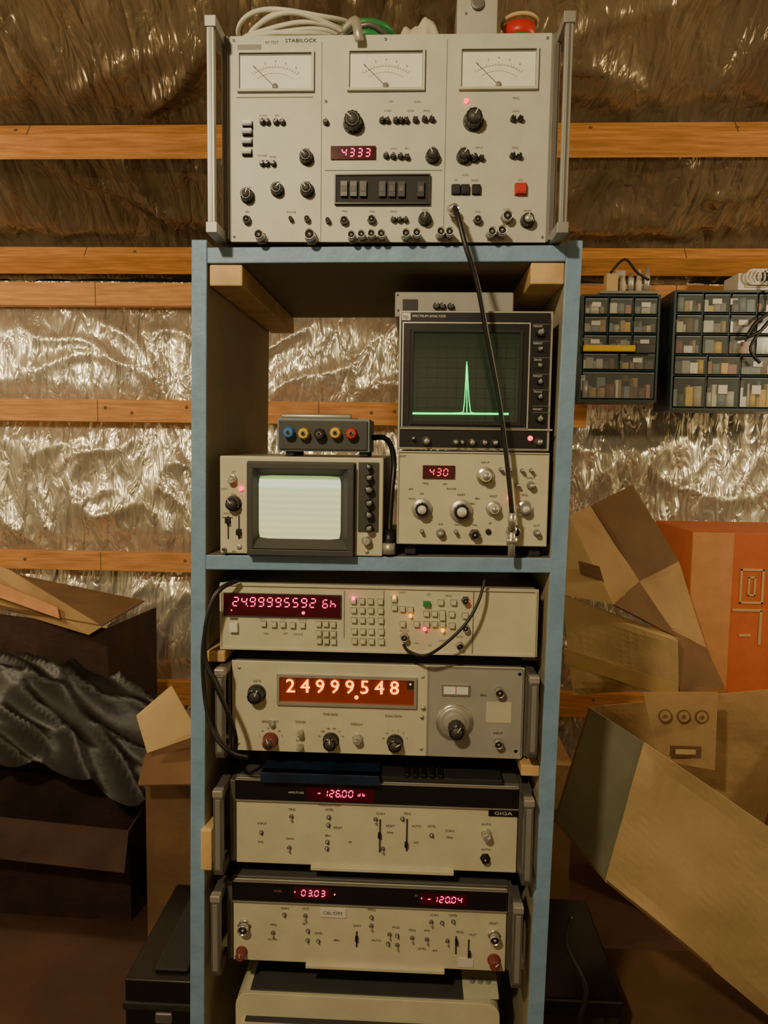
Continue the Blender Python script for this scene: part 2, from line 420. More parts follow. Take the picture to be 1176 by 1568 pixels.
b.obj('chassis',r,bevel=.0012)
p=Panel([(350,55),(843,50),(838,370),(357,374)],x0,x1,z0,z1,0.);b=B();F=Face(b,p)
for u0,v0,u1,v1 in ((365,85,478,139),(535,82,648,137),(706,79,820,135)):
    F.frame(u0-3,v0-5,u1+3,v1+4,3.5,'grey_panel',.005);F.rectc(u0,v0,u1,v1,'white_face',.0015)
    F.frame(u0,v0,u1,v1,1.2,'mid_grey',.0025)
    cu=(u0+u1)/2;cv=v1+12
    for rr,th in ((52,.6),(42,.5)):
        pts=[]
        for i in range(21):
            a=math.radians(50+80*i/20);pts.append((cu+rr*math.cos(a),cv-rr*math.sin(a)*.9))
        for i in range(20):
            xa,za=p.P(*pts[i]);xb,zb=p.P(*pts[i+1]);b.tube([(xa,-.0016,za),(xb,-.0016,zb)],.0002,'faint_ink',4,1)
    for i in range(17):
        a=math.radians(50+5*i);l=57 if i%4==0 else 55
        xa,za=p.P(cu+52*math.cos(a),cv-52*math.sin(a)*.9);xb,zb=p.P(cu+l*math.cos(a),cv-l*math.sin(a)*.9)
        b.tube([(xa,-.0016,za),(xb,-.0016,zb)],.00025,'faint_ink',4,1)
    xa,za=p.P(cu,v1-4);xb,zb=p.P(u0+22,v0+17);b.tube([(xa,-.0022,za),(xb,-.0022,zb)],.0003,'ink',4,1)
    F.round(cu,v1-5,4.5,'mid_grey',.003)
    for q in range(5): F.text(cu-32+16*q,v0+(20 if q in(0,4) else 13 if q in (1,3) else 10),str(q*2),3.5,'faint_ink',.0019)
F.text(460,62,'STABILOCK',5,'ink',sx=1.3);F.rectc(362,69,398,82,'mid_grey',.0012);F.text(415,65,'RF TEST',4,'faint_ink')
for u,va,vb in ((492,64,372),(684,60,372)):
    F.rect(u,va,u+.8,vb,'faint_ink',.0006)
F.rect(362,150,480,151,'faint_ink',.0006);F.rect(500,262,680,263,'faint_ink',.0006)
F.round(715,155,3.5,'led_red',.003)
F.knob(543,191,14,ang=140,cap='dark_grey');F.knob(726,186,14,ang=60,cap='dark_grey')
for u,v,q in ((472,244,10),(665,241,10),(712,241,10),(382,304,10),(428,294,9.5),(474,294,10),(655,337,9.5),(728,243,6)): F.knob(u,v,q,cap='dark_grey')
for u,v in ((403,189),(411,189),(424,189),(434,189),(501,189),(587,186),(595,186),(608,186),(616,186),(624,186),(638,185),(652,184),(663,184),(786,183),(797,183),(786,239),(796,240),(739,243),(594,240),(605,241),(616,241),(626,242),(404,253),(411,253),(421,253),(607,338),(616,338),(625,338)):
    F.knob(u,v,4.2,d=.006)
for v in (191,203,218,234): F.btn(380,v,14,5,'white_plastic',.006);F.btn(380,v+4.5,14,4,'black_plastic',.008)
F.rectc(509,226,578,246,'red_window',.003);
for i,c in enumerate('4333'): F.seg(530+12*i,236,6.5,11,c,'led_magenta',.0035,t=.24)
F.rectc(516,270,662,316,'black_matte',.004);F.frame(516,270,662,316,2,'black_plastic',.006)
for i in range(9):
    u=531+14.6*i
    if i in (3,7): continue
    F.rectc(u-5,282,u+5,305,'black_plastic',.009);F.rectc(u-4,289,u+4,298,'dark_grey',.0095);F.text(u,293.5,random.choice('0123456789'),5.5,'mid_grey',.0100)
for u in (701,715,732): F.btn(u,291,12,13,'black_plastic',.006)
F.btn(799,290,15,15,'red_plastic',.008,None);F.frame(790,281,808,299,1.5,'red_plastic',.003)
for u,v,q in ((382,341,5.5),(532,341,5.5),(450,339,3),(475,339,4),(507,341,3.5),(574,339,5.5),(735,338,5.5)): F.bnc(u,v,q,.009,'dark_metal')
F.bnc(700,328,7,.015,'chrome');F.bnc(779,334,7.5,.014,'chrome');F.knob(810,338,10,cap='alu')
for u,v,q in ((405,369,8),(482,368,9),(545,368,6.5),(560,367,6.5),(575,366,6.5),(590,366,7),(627,365,7),(643,364,7),(679,362,7),(692,362,7),(755,361,7),(770,359,7.5)):
    F.bnc(u,v,q*.9,.024,'chrome')
F.label_row([(u,v) for u,v in ((403,178),(425,178),(403,240),(420,242),(472,230),(428,281),(474,281),(382,290),(543,172),(595,170),(630,170),(655,170),(640,156),(600,156),(605,228),(625,228),(665,226),(712,226),(735,226),(726,166),(790,170),(790,226),(790,150),(701,276),(730,276),(715,268),(799,275),(532,325),(574,325),(607,325),(655,322),(735,324),(779,320),(810,322),(382,327),(450,327))],3)
for u,v in ((356,62),(836,58),(833,362),(362,366),(590,60),(500,156),(595,366)): F.round(u,v,2,'dark_metal',.001)
b.obj('front_panel_controls',r)

# ------------------------------------------------------------------ spectrum analyser
r=root('spectrum_analyzer',(.12,.18,1.27));b=B()
b.box(.018,.2215,.003,.36,1.246,1.430,'mid_grey');b.box(.019,.223,.003,.36,1.117,1.244,'mid_grey')
b.box(.018,.2215,0,.004,1.246,1.430,'alu');b.box(.019,.2225,0,.004,1.117,1.244,'cream_panel')
for xx in (.03,.2):
    for yy in (.01,.33): b.box(xx,xx+.016,yy,yy+.02,1.102,1.117,'black_matte')
b.obj('chassis',r,bevel=.0015)
p=Panel([(612,478),(848,474),(842,690),(607,690)],.018,.2215,1.246,1.430,0.);b=B();F=Face(b,p)
F.rectc(615,481,843,686,'black_plastic',.0015)
F.rectc(616,482,629,493,'white_plastic',.002);F.text(622,487.5,'hp',6,'ink',.0023);F.text(657,486,'SPECTRUM ANALYZER',3.6,'white_plastic',.002)
F.rectc(612,656,846,658.5,'alu',.004);F.frame(617,496,812,657,2,'alu',.004);F.frame(619.5,498.5,809.5,655,9,'black_plastic',.003)
F.frame(630,507,800,651,4,'black_matte',.006)
F.rectc(633,509,798,649,'screen_green',.0025)
for i in range(11):
    u=640+i*15;F.rectc(u-.25,516,u+.25,645,'grid_line',.0029)
for i in range(9):
    v=519+i*15.2;F.rectc(636,v-.25,794,v+.25,'grid_line',.0029)
tr=[(630,634),(650,634),(670,633.5),(690,633),(704,632.5),(708.5,631),(710.5,615),(712.3,585),(713.4,562),(714,554),(714.7,562),(715.8,585),(717.6,615),(719.8,631),(725,632.5),(745,633),(778,632)]
b.tube([(p.P(u,v)[0],-.0034,p.P(u,v)[1]) for u,v in tr],.0006,'trace_green',6,1)
b.tube([(p.P(u,v)[0],-.0034,p.P(u,v)[1]) for u,v in ((630,634.5),(778,633))],.0014,'trace_green',6,1)
b.tube([(p.P(u,v)[0],-.0032,p.P(u,v)[1]) for u,v in ((714,632),(714,554))],.0006,'trace_green',6,1)
F.rectc(813,484,843,655,'black_plastic',.003)
for v,q in ((508,7),(583,5),(533,4.5),(558,4.5),(606,5),(640,6.5)):
    F.knob(826,v+0,q,'dark_grey' if q<5 else 'black_plastic',cap='mid_grey')
for v in (495,521,546,571,595,620,630): F.rectc(815,v-.3,841,v+.3,'mid_grey',.0034)
for v in (498,524,549,574,598,625): F.text(823,v,random.choice(['FOCUS','TRACE','STORE','ERASE','PERSIST']),3,'white_plastic',.0035)
for u,v,q in ((632,673,3),(652,677,7),(697,678,5),(707,678,4),(722,678,6),(741,678,5),(757,678,5),(825,676,6)): F.knob(u,v,q,'dark_grey',.008,cap='alu')
F.round(812,670,4,'led_red',.004)
F.label_row([(632,665),(652,665),(700,666),(722,666),(741,666),(770,668),(825,665)],2.8,'white_plastic')
p=Panel([(608,692),(843,688),(838,835),(607,835)],.019,.2225,1.117,1.244,0.);F=Face(b,p)
F.frame(609,693,842,834,1.2,'alu',.002)
F.rectc(646,713,695,733,'red_window',.003)
for i,c in enumerate('430'): F.seg(660+10.5*i,723,6,10.5,c,'led_red',.0035,t=.24)
F.knob(742,727,14,'cream_panel',.012,skirt='chrome',cap='alu');F.knob(645,780,16,'black_plastic',.014,skirt='alu',cap='white_plastic')
F.knob(705,782,18,'black_plastic',.014,skirt='alu',cap='white_plastic');F.knob(755,777,12,'cream_panel',.012,skirt='alu',cap='alu')
F.knob(803,776,13,'mid_grey',.01,skirt='chrome',cap='white_plastic')
for u,v,q in ((813,740,6),(766,716,3),(779,717,3.5),(792,740,3),(799,717,3),(813,716,3),(645,814,3),(674,817,6.5),(697,814,3),(822,813,5)): F.knob(u,v,q,'mid_grey',.008,cap='alu')
F.bnc(726,818,7,.012,'dark_metal');F.round(747,813,4.5,'black_matte',.003);F.bnc(787,812,8,.014,'chrome')
F.round(780,760,3.5,'led_red',.003)
F.label_row([(650,741),(680,741),(615,700),(742,706),(645,757),(705,757),(730,762),(755,758),(803,755),(813,728),(780,728),(674,803),(700,803),(726,803),(750,800),(822,802),(628,750),(690,748),(630,765),(722,770)],3.2,'ink')
b.obj('front_panel_controls',r)

r=root('power_supply_unit',(.093,.2,1.449));b=B()
b.box(.010,.176,.06,.34,1.4315,1.4665,'grey_plate');b.obj('case',r,bevel=.002)
p=Panel([(605,447),(787,445),(787,478),(605,480)],.010,.176,1.4325,1.4675,.06);b=B();F=Face(b,p)
F.rectc(617,458,640,474,'black_plastic',.002)
for u in (669,678,691): F.knob(u,466,5,'dark_grey')
F.round(609,452,1.5,'dark_metal');F.round(610,472,1.5,'dark_metal')
b.obj('controls',r)

# ------------------------------------------------------------------ oscilloscope
r=root('oscilloscope',(-.11,.15,1.166));b=B()
b.box(-.2235,0,.004,.30,1.105,1.234,'grey_plate');
b.box(-.2235,0,-.004,.004,1.100,1.234,'cream_panel')
b.obj('case',r,bevel=.002)
p=Panel([(338,697),(588,702),(586,851),(338,849)],-.2235,0.,1.0995,1.234,-.004);b=B();F=Face(b,p)
def funnel(o,i,yo,yi,m):
    (a0,b0),(a1,b1)=p.P(*o[0]),p.P(*o[1]);(c0,d0),(c1,d1)=p.P(*i[0]),p.P(*i[1])
    vs=[(a0,yo,b0),(a1,yo,b0),(a1,yo,b1),(a0,yo,b1),(c0,yi,d0),(c1,yi,d0),(c1,yi,d1),(c0,yi,d1)]
    b.add(vs,[(0,1,5,4),(1,2,6,5),(2,3,7,6),(3,0,4,7)],m)
F.rectc(382,705,547,849,'dark_grey',.004);F.frame(384,707,545,848,9,'dark_grey',.015)
funnel([(393,716),(536,839)],[(399,726),(526,825)],-.019,-.0085,'dark_grey')
b.obj('front_trim',r,bevel=.0008)
b=B();F=Face(b,p)
cx0,cz1=p.P(400,727);cx1,_=p.P(525,727);_,cz0=p.P(400,824)
vs=[];fs=[];N=14
for j in range(N+1):
    for i in range(N+1):
        u=i/N*2-1;w=j/N*2-1
        X=(cx0+cx1)/2+(cx1-cx0)/2*u*(1-.04*max(0,abs(w)-.8)*5*max(0,abs(u)-.7)*3)
        Z=(cz0+cz1)/2+(cz1-cz0)/2*w*(1-.04*max(0,abs(w)-.8)*5*max(0,abs(u)-.7)*3)
        vs.append((X,-.0085-.003*(1-u*u)*(1-w*w),Z))
for j in range(N):
    for i in range(N):
        a=j*(N+1)+i;fs.append((a,a+1,a+N+2,a+N+1))
b.add(vs,fs,'crt_raster',True);b.obj('crt_screen',r)
b=B();F=Face(b,p)
F.knob(358,734,7,'chrome',.008);F.round(372,748,3.5,'led_red',.004);F.knob(360,771,11,'black_plastic',.012,cap='dark_grey')
for u,v in ((351,808),(368,808)): F.rectc(u-1,v-18,u+1,v+18,'ink',.001)
F.btn(351,797,6,8,'black_plastic',.008);F.btn(368,815,6,8,'black_plastic',.008)
F.bnc(345,842,3,.006);F.round(368,838,4,'alu');F.rectc(342,792,358,793,'ink')
F.label_row([(360,722),(345,748),(360,757),(348,786),(366,786),(360,845)],3)
F.rectc(551,708,581,812,'dark_grey',.003)
for v,q in ((715,4.5),(731,6),(749,7),(769,6.5),(787,6.5),(807,6.5)): F.knob(567,v,q,'black_plastic',.012,cap='mid_grey')
F.knob(563,826,7,'alu',.01);F.round(563,843,3,'alu')
F.btn(393,843,6,3,'mid_grey',.006)
b.obj('front_panel_controls',r)

# ------------------------------------------------------------------ banana socket box
r=root('banana_socket_box',(-.086,.07,1.262));b=B()
b.box(-.151,-.0215,.03,.13,1.241,1.287,'blue_grey');b.box(-.148,-.0245,.026,.03,1.244,1.284,'dark_grey')
for x in (-.14,-.036): b.box(x,x+.012,.035,.05,1.2345,1.241,'black_matte');b.box(x,x+.012,.11,.125,1.2345,1.241,'black_matte')
b.box(-.13,-.04,.06,.10,1.287,1.289,'black_matte')
b.lathe((-.15,.06,1.291),[(.004,0),(.004,.1)],'alu',10,'x')
b.obj('case',r,bevel=.003)
p=Panel([(422,640),(566,642),(566,694),(427,692)],-.151,-.0215,1.241,1.287,.026);b=B();F=Face(b,p)
for u,v,m in ((444,663,'blue_plastic'),(467,665,'yellow_plastic'),(491,666,'black_plastic'),(515,664,'yellow_plastic'),(539,665,'red_plastic')):
    x,z=p.P(u,v);R=9*p.k
    b.lathe((x,.026,z),[(R,0),(R,-.006),(R*.9,-.013),(R*.8,-.014)],m,16,flute=.08,smooth=False)
    b.lathe((x,.012,z),[(R*.42,.001),(R*.42,-.0015)],'chrome',12);b.lathe((x,.0105,z),[(R*.25,.001),(R*.25,-.0006)],'black_matte',10)
b.obj('sockets',r)

# ------------------------------------------------------------------ microwave counter (red leds)
r=root('frequency_counter',(0,.2,1.0));b=B()
chassis(b,-.229,.2165,.012,.39,.9605,1.056,'cream_panel','grey_plate')
b.obj('case',r,bevel=.0015)
p=Panel([(340,890),(825,901),(820,1003),(337,993)],-.229,.2165,.9605,1.056,.012);b=B();F=Face(b,p)
F.frame(341,891,822,992,2.5,'beige_panel',.003)
F.rectc(347,906,527,940,'red_window',.0025);F.frame(346,905,528,941,1.2,'dark_grey',.003)
for i,c in enumerate('2499995592'):
    F.seg(365+13.2*i,918.5+.25*i,7.6,13,c,'led_magenta',.003,dp=(i==1),t=.22)
for i,c in enumerate('6h'): F.seg(503+12*i,922,7,12,c,'led_magenta',.003,t=.22)
F.round(469,936,2.5,'led_red',.004);F.round(358,932,1.2,'led_red',.003)
F.btn(361,958,12,14,'white_face',.007,'beige_panel');F.rectc(355,944,367,947,'dark_metal')
def bt(u,v): F.btn(u,v,8,7,'cream_panel',.005,'mid_grey')
for u,v in ((407,953),(423,954),(437,954),(452,955),(467,955),(492,953),(503,953),(514,954),(492,967),(503,968),(514,968),(492,979),(503,979),(514,980)): bt(u,v)
for u in (546,559,572,587):
    for v in (918,932,947,964,979): bt(u,v+(u-546)*.02)
for u,v in ((608,915),(608,928),(620,930),(632,931),(656,937),(656,953),(668,937),(680,936),(680,943),(694,955),(697,920),(678,920),(656,922),(694,938),(714,940),(668,953),(680,953),(641,953),(620,953)): bt(u,v)
for u,v,m in ((546,914,'led_magenta'),(608,912,'led_amber'),(632,940,'led_amber'),(653,960,'led_red'),(680,962,'led_amber'),(718,918,'led_red')): F.round(u,v,2.6,m,.007)
F.rectc(652,918,662,925,'green_plastic',.007);F.rectc(592,903,593,985,'faint_ink');F.rectc(727,900,728.2,1000,'faint_ink',.0015);F.rectc(532,903,533,975,'faint_ink')
F.bnc(715,917,5,.01,'dark_metal');F.bnc(714,958,5,.01,'alu');F.bnc(622,972,5.5,.012,'alu');F.bnc(705,985,5,.01,'alu')
F.label_row([(406,945),(437,946),(467,947),(500,945),(410,968),(440,968),(460,969),(620,905),(660,908),(690,910),(622,963),(680,978),(660,985),(640,982),(705,972),(503,987)],3)
b.obj('front_panel_controls',r)

# ------------------------------------------------------------------ instruments with pull handles
def handle(b,x,w,z0,z1,yf,dep=.04,m='dark_metal'):
    y0=yf-dep;o=[(yf+.012,z1),(y0+.010,z1),(y0+.003,z1-.003),(y0,z1-.010),(y0,z0+.010),(y0+.003,z0+.003),(y0+.010,z0),(yf+.012,z0),(yf+.012,z0+.012),(y0+.018,z0+.012),(y0+.012,z0+.020),(y0+.012,z1-.020),(y0+.018,z1-.012),(yf+.012,z1-.012)]
    b.extr(o,'x',x-w/2,x+w/2,m)
    b.extr([(y0-.001,z0+.012),(y0-.001,z1-.012),(y0+.004,z1-.012),(y0+.004,z0+.012)],'x',x-w*.28,x+w*.28,'mid_grey')
    b.box(x-w*.55,x+w*.55,y0-.0012,y0+.012,z1-.009,z1+.0005,'alu')
r=root('nixie_frequency_counter',(0,.2,.876));b=B();YF2=.02
chassis(b,-.2145,.2015,YF2,.39,.811,.9425,'cream_panel','mid_grey')
b.box(-.2195,-.2155,YF2-.002,.38,.815,.94,'dark_metal');b.box(.2025,.208,YF2-.002,.38,.815,.94,'dark_metal')
handle(b,-.2215,.013,.811,.941,YF2);handle(b,.209,.012,.825,.942,YF2)
b.obj('case',r,bevel=.0015)
p=Panel([(352,1010),(803,1020),(800,1160),(356,1150)],-.2145,.2015,.811,.9435,YF2);b=B();F=Face(b,p)
F.rectc(356,1013,655,1150,'cream_panel',.0012);F.rectc(656,1019,800,1156,'grey_plate',.002);F.frame(656,1019,800,1156,1.2,'alu',.003)
F.frame(424,1031,639,1078,4,'alu',.006);F.rectc(428,1034,636,1075,'orange_window',.002)
for i,c in enumerate('24999548'):
    u=445+22.8*i;v=1048.5+.35*i
    F.text(u,v,c,21,'nixie_glow',.0045,sx=1.);F.text(u+.6,v+.3,c,21,'nixie_glow',.0040,sx=1.03)
    F.rectc(u-9,1037,u-8.5,1062,'dull_red',.004);F.rectc(u+8.5,1037,u+9,1062,'dull_red',.004)
F.round(547,1067,3,'nixie_glow',.004);F.rectc(624,1042,634,1054,'black_matte',.003);F.round(629,1046,1.5,'led_amber',.004)
for u,v,q in ((393,1062,13),(416,1134,11),(509,1134,11.5),(607,1136,11.5)): F.knob(u,v,q,'dull_red' if u==416 else 'black_plastic',.016,cap='dark_grey')
for u,v,q in ((462,1122,5),(462,1143,5),(550,1131,7.5)): F.knob(u,v,q,'alu',.01)
F.knob(418,1108,5,'alu',.006)
for u,v in ((365,1022),(366,1140),(647,1146),(648,1035),(790,1148),(795,1030)): F.round(u,v,3,'alu')
F.round(697,1104,29,'chrome',.004);F.round(697,1104,25,'alu',.006);F.round(697,1104,17,'grey_plate',.0075)
F.knob(699,1110,13,'black_plastic',.026,cap='dark_grey')
F.rectc(677,1046,720,1063,'chrome',.004);F.rectc(680,1049,717,1060,'white_face',.005);F.rectc(698,1049,699,1060,'red_plastic',.0055)
for u,v,q in ((764,1056,7),(763,1134,6.5)): F.bnc(u,v,q,.014,'chrome')
F.round(690,1125,4,'dark_metal');F.round(649,1082,3.5,'alu',.005);F.round(647,1096,3,'alu',.005)
F.rectc(745,1072,783,1104,'beige_panel',.0028)
F.text(423,1024,'SIGNAL ELECTRONIC COUNTER',4,'ink')
for t,u,v in (('SENSITIVITY',415,1105),('TIME BASE',507,1093),('FUNCTION',604,1095),('GATE',393,1042),('SIGNAL',462,1105),('INPUT',462,1134),('DISPLAY',548,1108),('INPUT',763,1120),('MHz',740,1062)): F.text(u,v,t,3.5,'ink',.0032)
for cu,cv in ((416,1134),(509,1134),(607,1136)):
    for k in range(6):
        a=math.radians(20+28*k);F.text(cu+19*math.cos(a),cv-19*math.sin(a),random.choice(['1','10','.1','1k','10k']),3,'ink',.0022)
b.obj('front_panel_controls',r)

def siggen(rect,quad,dark,hl,hr,yf=.02):
    x0,x1,z0,z1=rect
    r=root('signal_generator',((x0+x1)/2,.2,(z0+z1)/2));b=B()
    chassis(b,x0,x1,yf,.39,z0,z1,'cream_panel','dark_metal')
    b.box(x0-.003,x1+.003,yf+.01,.39,z1-.004,z1,'dark_metal')
    b.box(x0-.009,x0-.001,yf-.002,.38,z0+.003,z1-.003,'dark_metal');b.box(x1+.001,x1+.009,yf-.002,.38,z0+.003,z1-.003,'dark_metal')
    handle(b,hl,.013,z0,z1-.001,yf,.042);handle(b,hr,.013,z0+.002,z1+.001,yf,.042)
    w=x1-x0
    b.box(x0+w*.27,x1-w*.22,yf-.006,yf+.01,z0-.005,z0+.001,'cream_panel')
    b.obj('case',r,bevel=.0012)
    p=Panel(quad,x0,x1,z0,z1,yf);b=B();F=Face(b,p)
    xx0,zz=p.P(*dark)
    b.box(x0+.001,x1-.001,yf-.003,yf,zz,z1-.0015,'black_plastic')
    b.box(x0,x1,yf-.004,yf,zz-.0015,zz,'alu');b.box(x0,x1,yf-.004,yf,z1-.0018,z1,'alu')
    return r,b,p,F
r,b,p,F=siggen((-.2085,.198,.6405,.769),[(355,1190),(793,1205),(790,1335),(367,1322)],(357,1223),-.2245,.207)
F.rectc(468,1203,572,1224,'red_window',.0035)
for i,c in enumerate('-12600'): F.seg(488+9.8*i,1213+.2*i,6,10,c,'led_magenta',.004,dp=(i==3),t=.25)
for i,c in enumerate('db'): F.seg(550+7*i,1215,3.5,5,c,'led_magenta',.004,t=.25)
F.text(452,1212,'AMPLITUDE',3.2,'white_plastic',.0035)
for u,va,vb,vk in ((584,1255,1305,1278),(625,1254,1303,1292)):
    F.rectc(u-1.2,va,u+1.2,vb,'ink',.0012);F.btn(u,vk,4.5,7,'black_plastic',.006,None)
for u,v in ((402,1276),(447,1251),(505,1252),(505,1264),(447,1299),(505,1300),(505,1290),(663,1279),(577,1255),(618,1254),(590,1300)): F.toggle(u,v,2.2)
F.knob(745,1276,7,'alu',.012);F.bnc(744,1313,6,.008,'black_plastic')
F.rectc(748,1240,792,1249,'black_plastic',.0015);F.text(770,1244.5,'GIGA',5,'white_plastic',.002,1.6)
F.label_row([(402,1262),(402,1290),(447,1240),(447,1285),(505,1240),(520,1268),(505,1280),(540,1290),(584,1246),(625,1246),(663,1265),(690,1272),(690,1282),(745,1262),(745,1300),(600,1265),(600,1275),(640,1265),(640,1290)],3.6,'ink')
F.text(505,1233,'MODULATION',3.6,'ink')
b.obj('front_panel_controls',r)
b=B();b.box(-.13,.175,.02,.36,.7705,.778,'black_matte');b.box(-.17,.0,.006,.30,.7780,.785,'blue_film')
b.extr([(-.17,.7705),(.0,.7705),(.0,.785),(-.17,.785)],'y',.004,.02,'blue_film')
for i in range(5): b.box(.035+i*.012,.042+i*.012,.018,.1,.778,.7835,'black_plastic')
b.obj('plastic_parts_tray',bevel=.001)

r,b,p,F=siggen((-.2135,.1865,.489,.6145),[(352,1350),(780,1358),(770,1487),(362,1470)],(357,1381),-.229,.197)
for s0,u0,v0,t in (('0303',458,1367,1),('-12004',652,1373,3)):
    F.rectc(u0-14,v0-9,u0+9.5*len(s0)+4,v0+9,'red_window',.0035)
    for i,c in enumerate(s0): F.seg(u0+9.8*i,v0+.15*i,5.6,9,c,'led_magenta',.004,dp=(i==t),t=.25)
for u,v in ((445,1366),(505,1369),(640,1372)): F.round(u,v,1.2,'led_red',.004)
F.text(420,1365,'LEVEL',3.4,'pink_plastic',.0035);F.text(632,1368,'RF',3.4,'pink_plastic',.0035)
F.bnc(374,1420,8,.014,'chrome');F.knob(373,1458,8,'dull_red',.012);F.bnc(755,1431,7.5,.014,'chrome');F.knob(753,1469,9,'dull_red',.012)
for u,va,vb,vk in ((540,1427,1450,1436),(694,1433,1460,1440),(714,1438,1466,1458)):
    F.rectc(u-1.2,va,u+1.2,vb,'ink',.0012);F.btn(u,vk,4,6,'black_plastic',.006,None)
for u,v in ((416,1430),(431,1403),(462,1404),(467,1441),(483,1442),(467,1427),(562,1405),(562,1418),(588,1445),(590,1431),(602,1433),(602,1447),(625,1436),(648,1438),(655,1411),(672,1412),(690,1410),(680,1440)): F.toggle(u,v,2.1)
F.rectc(484,1392,523,1405,'white_plastic',.0018);F.text(503,1398.5,'CAL 0393',5,'ink',.0022)
F.rectc(697,1466,720,1479,'white_plastic',.0015)
F.label_row([(416,1418),(431,1393),(462,1393),(462,1416),(483,1430),(540,1418),(562,1393),(600,1420),(625,1424),(648,1424),(660,1400),(690,1400),(700,1426),(720,1430),(755,1412),(416,1440),(510,1440),(570,1440),(640,1452),(660,1455)],3.6,'ink')
b.obj('front_panel_controls',r)

# ------------------------------------------------------------------ printer
r=root('desktop_printer',(-.013,.2,.35));b=B()
def rr(x0,x1,z0,z1,rad,n=5):
    o=[]
    for cx,cz,a0 in ((x1-rad,z1-rad,0),(x0+rad,z1-rad,90)):
        for i in range(n+1):
            a=math.radians(a0+90*i/n);o.append((cx+rad*math.cos(a),cz+rad*math.sin(a)))
    return o+[(x0,z0),(x1,z0)]
b.extr(rr(-.211,.181,.256,.437,.02),'y',.02,.36,'cream_panel')
b.extr(rr(-.205,.175,.256,.40,.015),'y',.012,.03,'cream_panel')
b.extr([(.03,.437),(.36,.437),(.36,.455),(.20,.455)],'x',-.198,-.19,'cream_panel');b.extr([(.03,.437),(.36,.437),(.36,.455),(.20,.455)],'x',.128,.181,'cream_panel')
b.box(-.19,.128,.026,.34,.432,.4385,'dark_grey');b.box(-.18,.118,.20,.34,.4385,.448,'black_matte')
b.box(-.195,.165,.008,.02,.36,.363,'ink');b.box(-.195,.165,.010,.02,.40,.402,'ink')
for i in range(3): b.lathe((.143+.012*i,.06,.4385),[(.004,0),(.004,.005)],'mid_grey',12,'z')
b.box(-.2,.17,.03,.35,.2455,.257,'dark_grey')
b.obj('case',r,bevel=.003)

# ------------------------------------------------------------------ cables
def cable(name,pts,r,m,ends=()):
    b=B();b.tube(pts,r,m,8,6)
    for (p0,p1,rad,mm) in ends: b.tube([p0,p1],rad,mm,12,1)
    return b.obj(name)
cable('coaxial_cable',[(.084,-.018,1.553),(.088,-.045,1.545),(.100,-.056,1.50),(.116,-.052,1.455),(.131,-.044,1.39),(.146,-.037,1.325),(.157,-.034,1.265),(.166,-.034,1.20),(.170,-.034,1.165)],.0034,'cable_black',
 [((.083,-.016,1.555),(.086,-.040,1.549),.006,'chrome'),((.170,-.034,1.166),(.171,-.030,1.142),.0052,'chrome'),((.171,-.030,1.143),(.171,-.015,1.138),.0065,'chrome'),((.171,-.028,1.145),(.172,-.026,1.107),.0048,'alu'),((.165,-.027,1.128),(.178,-.027,1.128),.006,'chrome')])
cable('power_cable',[(-.0195,.08,1.262),(-.003,.07,1.262),(.008,.05,1.25),(.013,.03,1.225),(.011,.02,1.19),(.009,.015,1.15),(.009,.01,1.125)],.004,'cable_black',
 [((.0085,.012,1.135),(.0085,.005,1.110),.0085,'cable_black'),((.0085,.002,1.118),(.0085,.002,1.103),.009,'alu')])
cable('patch_lead',[(.140,-.002,1.072),(.132,-.014,1.045),(.115,-.022,1.015),(.085,-.026,.985),(.06,-.02,.968),(.038,-.010,.971),(.031,.0,.977)],.0022,'cable_black')
cable('patch_lead',[(-.200,.0,1.062),(-.222,-.02,1.05),(-.236,-.028,1.01),(-.238,-.03,.96),(-.225,-.035,.93),(-.205,-.035,.885),(-.197,-.03,.85),(-.200,-.02,.825)],.0035,'cable_black')
cable('patch_lead',[(-.232,-.01,1.03),(-.243,-.02,.98),(-.240,-.028,.91),(-.225,-.04,.86),(-.20,-.045,.835),(-.18,-.03,.822)],.003,'cable_black')

# ------------------------------------------------------------------ things on top of the test set
b=B()
for k in range(9):
    pts=[];rx=.072+.010*math.sin(k*1.7);ry=.055+.006*math.cos(k*2.1)
    for i in range(29):
        a=2*math.pi*i/28
        pts.append((-.135+rx*math.cos(a)+.004*math.sin(k*3),.095+ry*math.sin(a),1.785+.0060*k+.004*math.sin(3*a+k)))
    b.tube(pts,.0033,'cable_white',7,2)
b.obj('coiled_white_cable')
b=B();b.lathe((-.045,.20,1.780),[(.045,0),(.045,.004),(.02,.005),(.02,.095),(.045,.097),(.045,.104)],'green_plastic',28,'z')
for k in range(9):
    b.tube([(-.045+.030*math.cos(2*math.pi*i/20),.20+.030*math.sin(2*math.pi*i/20),1.79+k*.010) for i in range(21)],.0052,'yellow_plastic' if k%3==0 else 'green_plastic',6,1)
b.obj('green_cable_reel')
b=B();b.tube([(-.06,.03,1.80),(-.045,.0,1.795),(-.04,-.012,1.775),(-.038,-.010,1.765)],.006,'alu',10,4)
b.tube([(-.075,.05,1.80),(-.03,.04,1.812),(.0,.06,1.80)],.004,'dark_metal',8,4);b.obj('coaxial_adapter')
b=B();vs=[];fs=[];N=36
for j in range(N+1):
    for i in range(N+1):
        u=i/N*2-1;w=j/N*2-1;rr2=math.hypot(u,w)
        h=max(0,1-rr2**2)*.072+noise.noise(Vector((u*2.2,w*2.2,3)))*.026+abs(noise.noise(Vector((u*4,w*4,8))))*.014
        h=max(.002,h)
        vs.append((.038+u*.058,.12+w*.06,1.779+h))
for j in range(N):
    for i in range(N):
        a=j*(N+1)+i;fs.append((a,a+1,a+N+2,a+N+1))
b.add(vs,fs,'cloth',True);b.obj('crumpled_cloth')
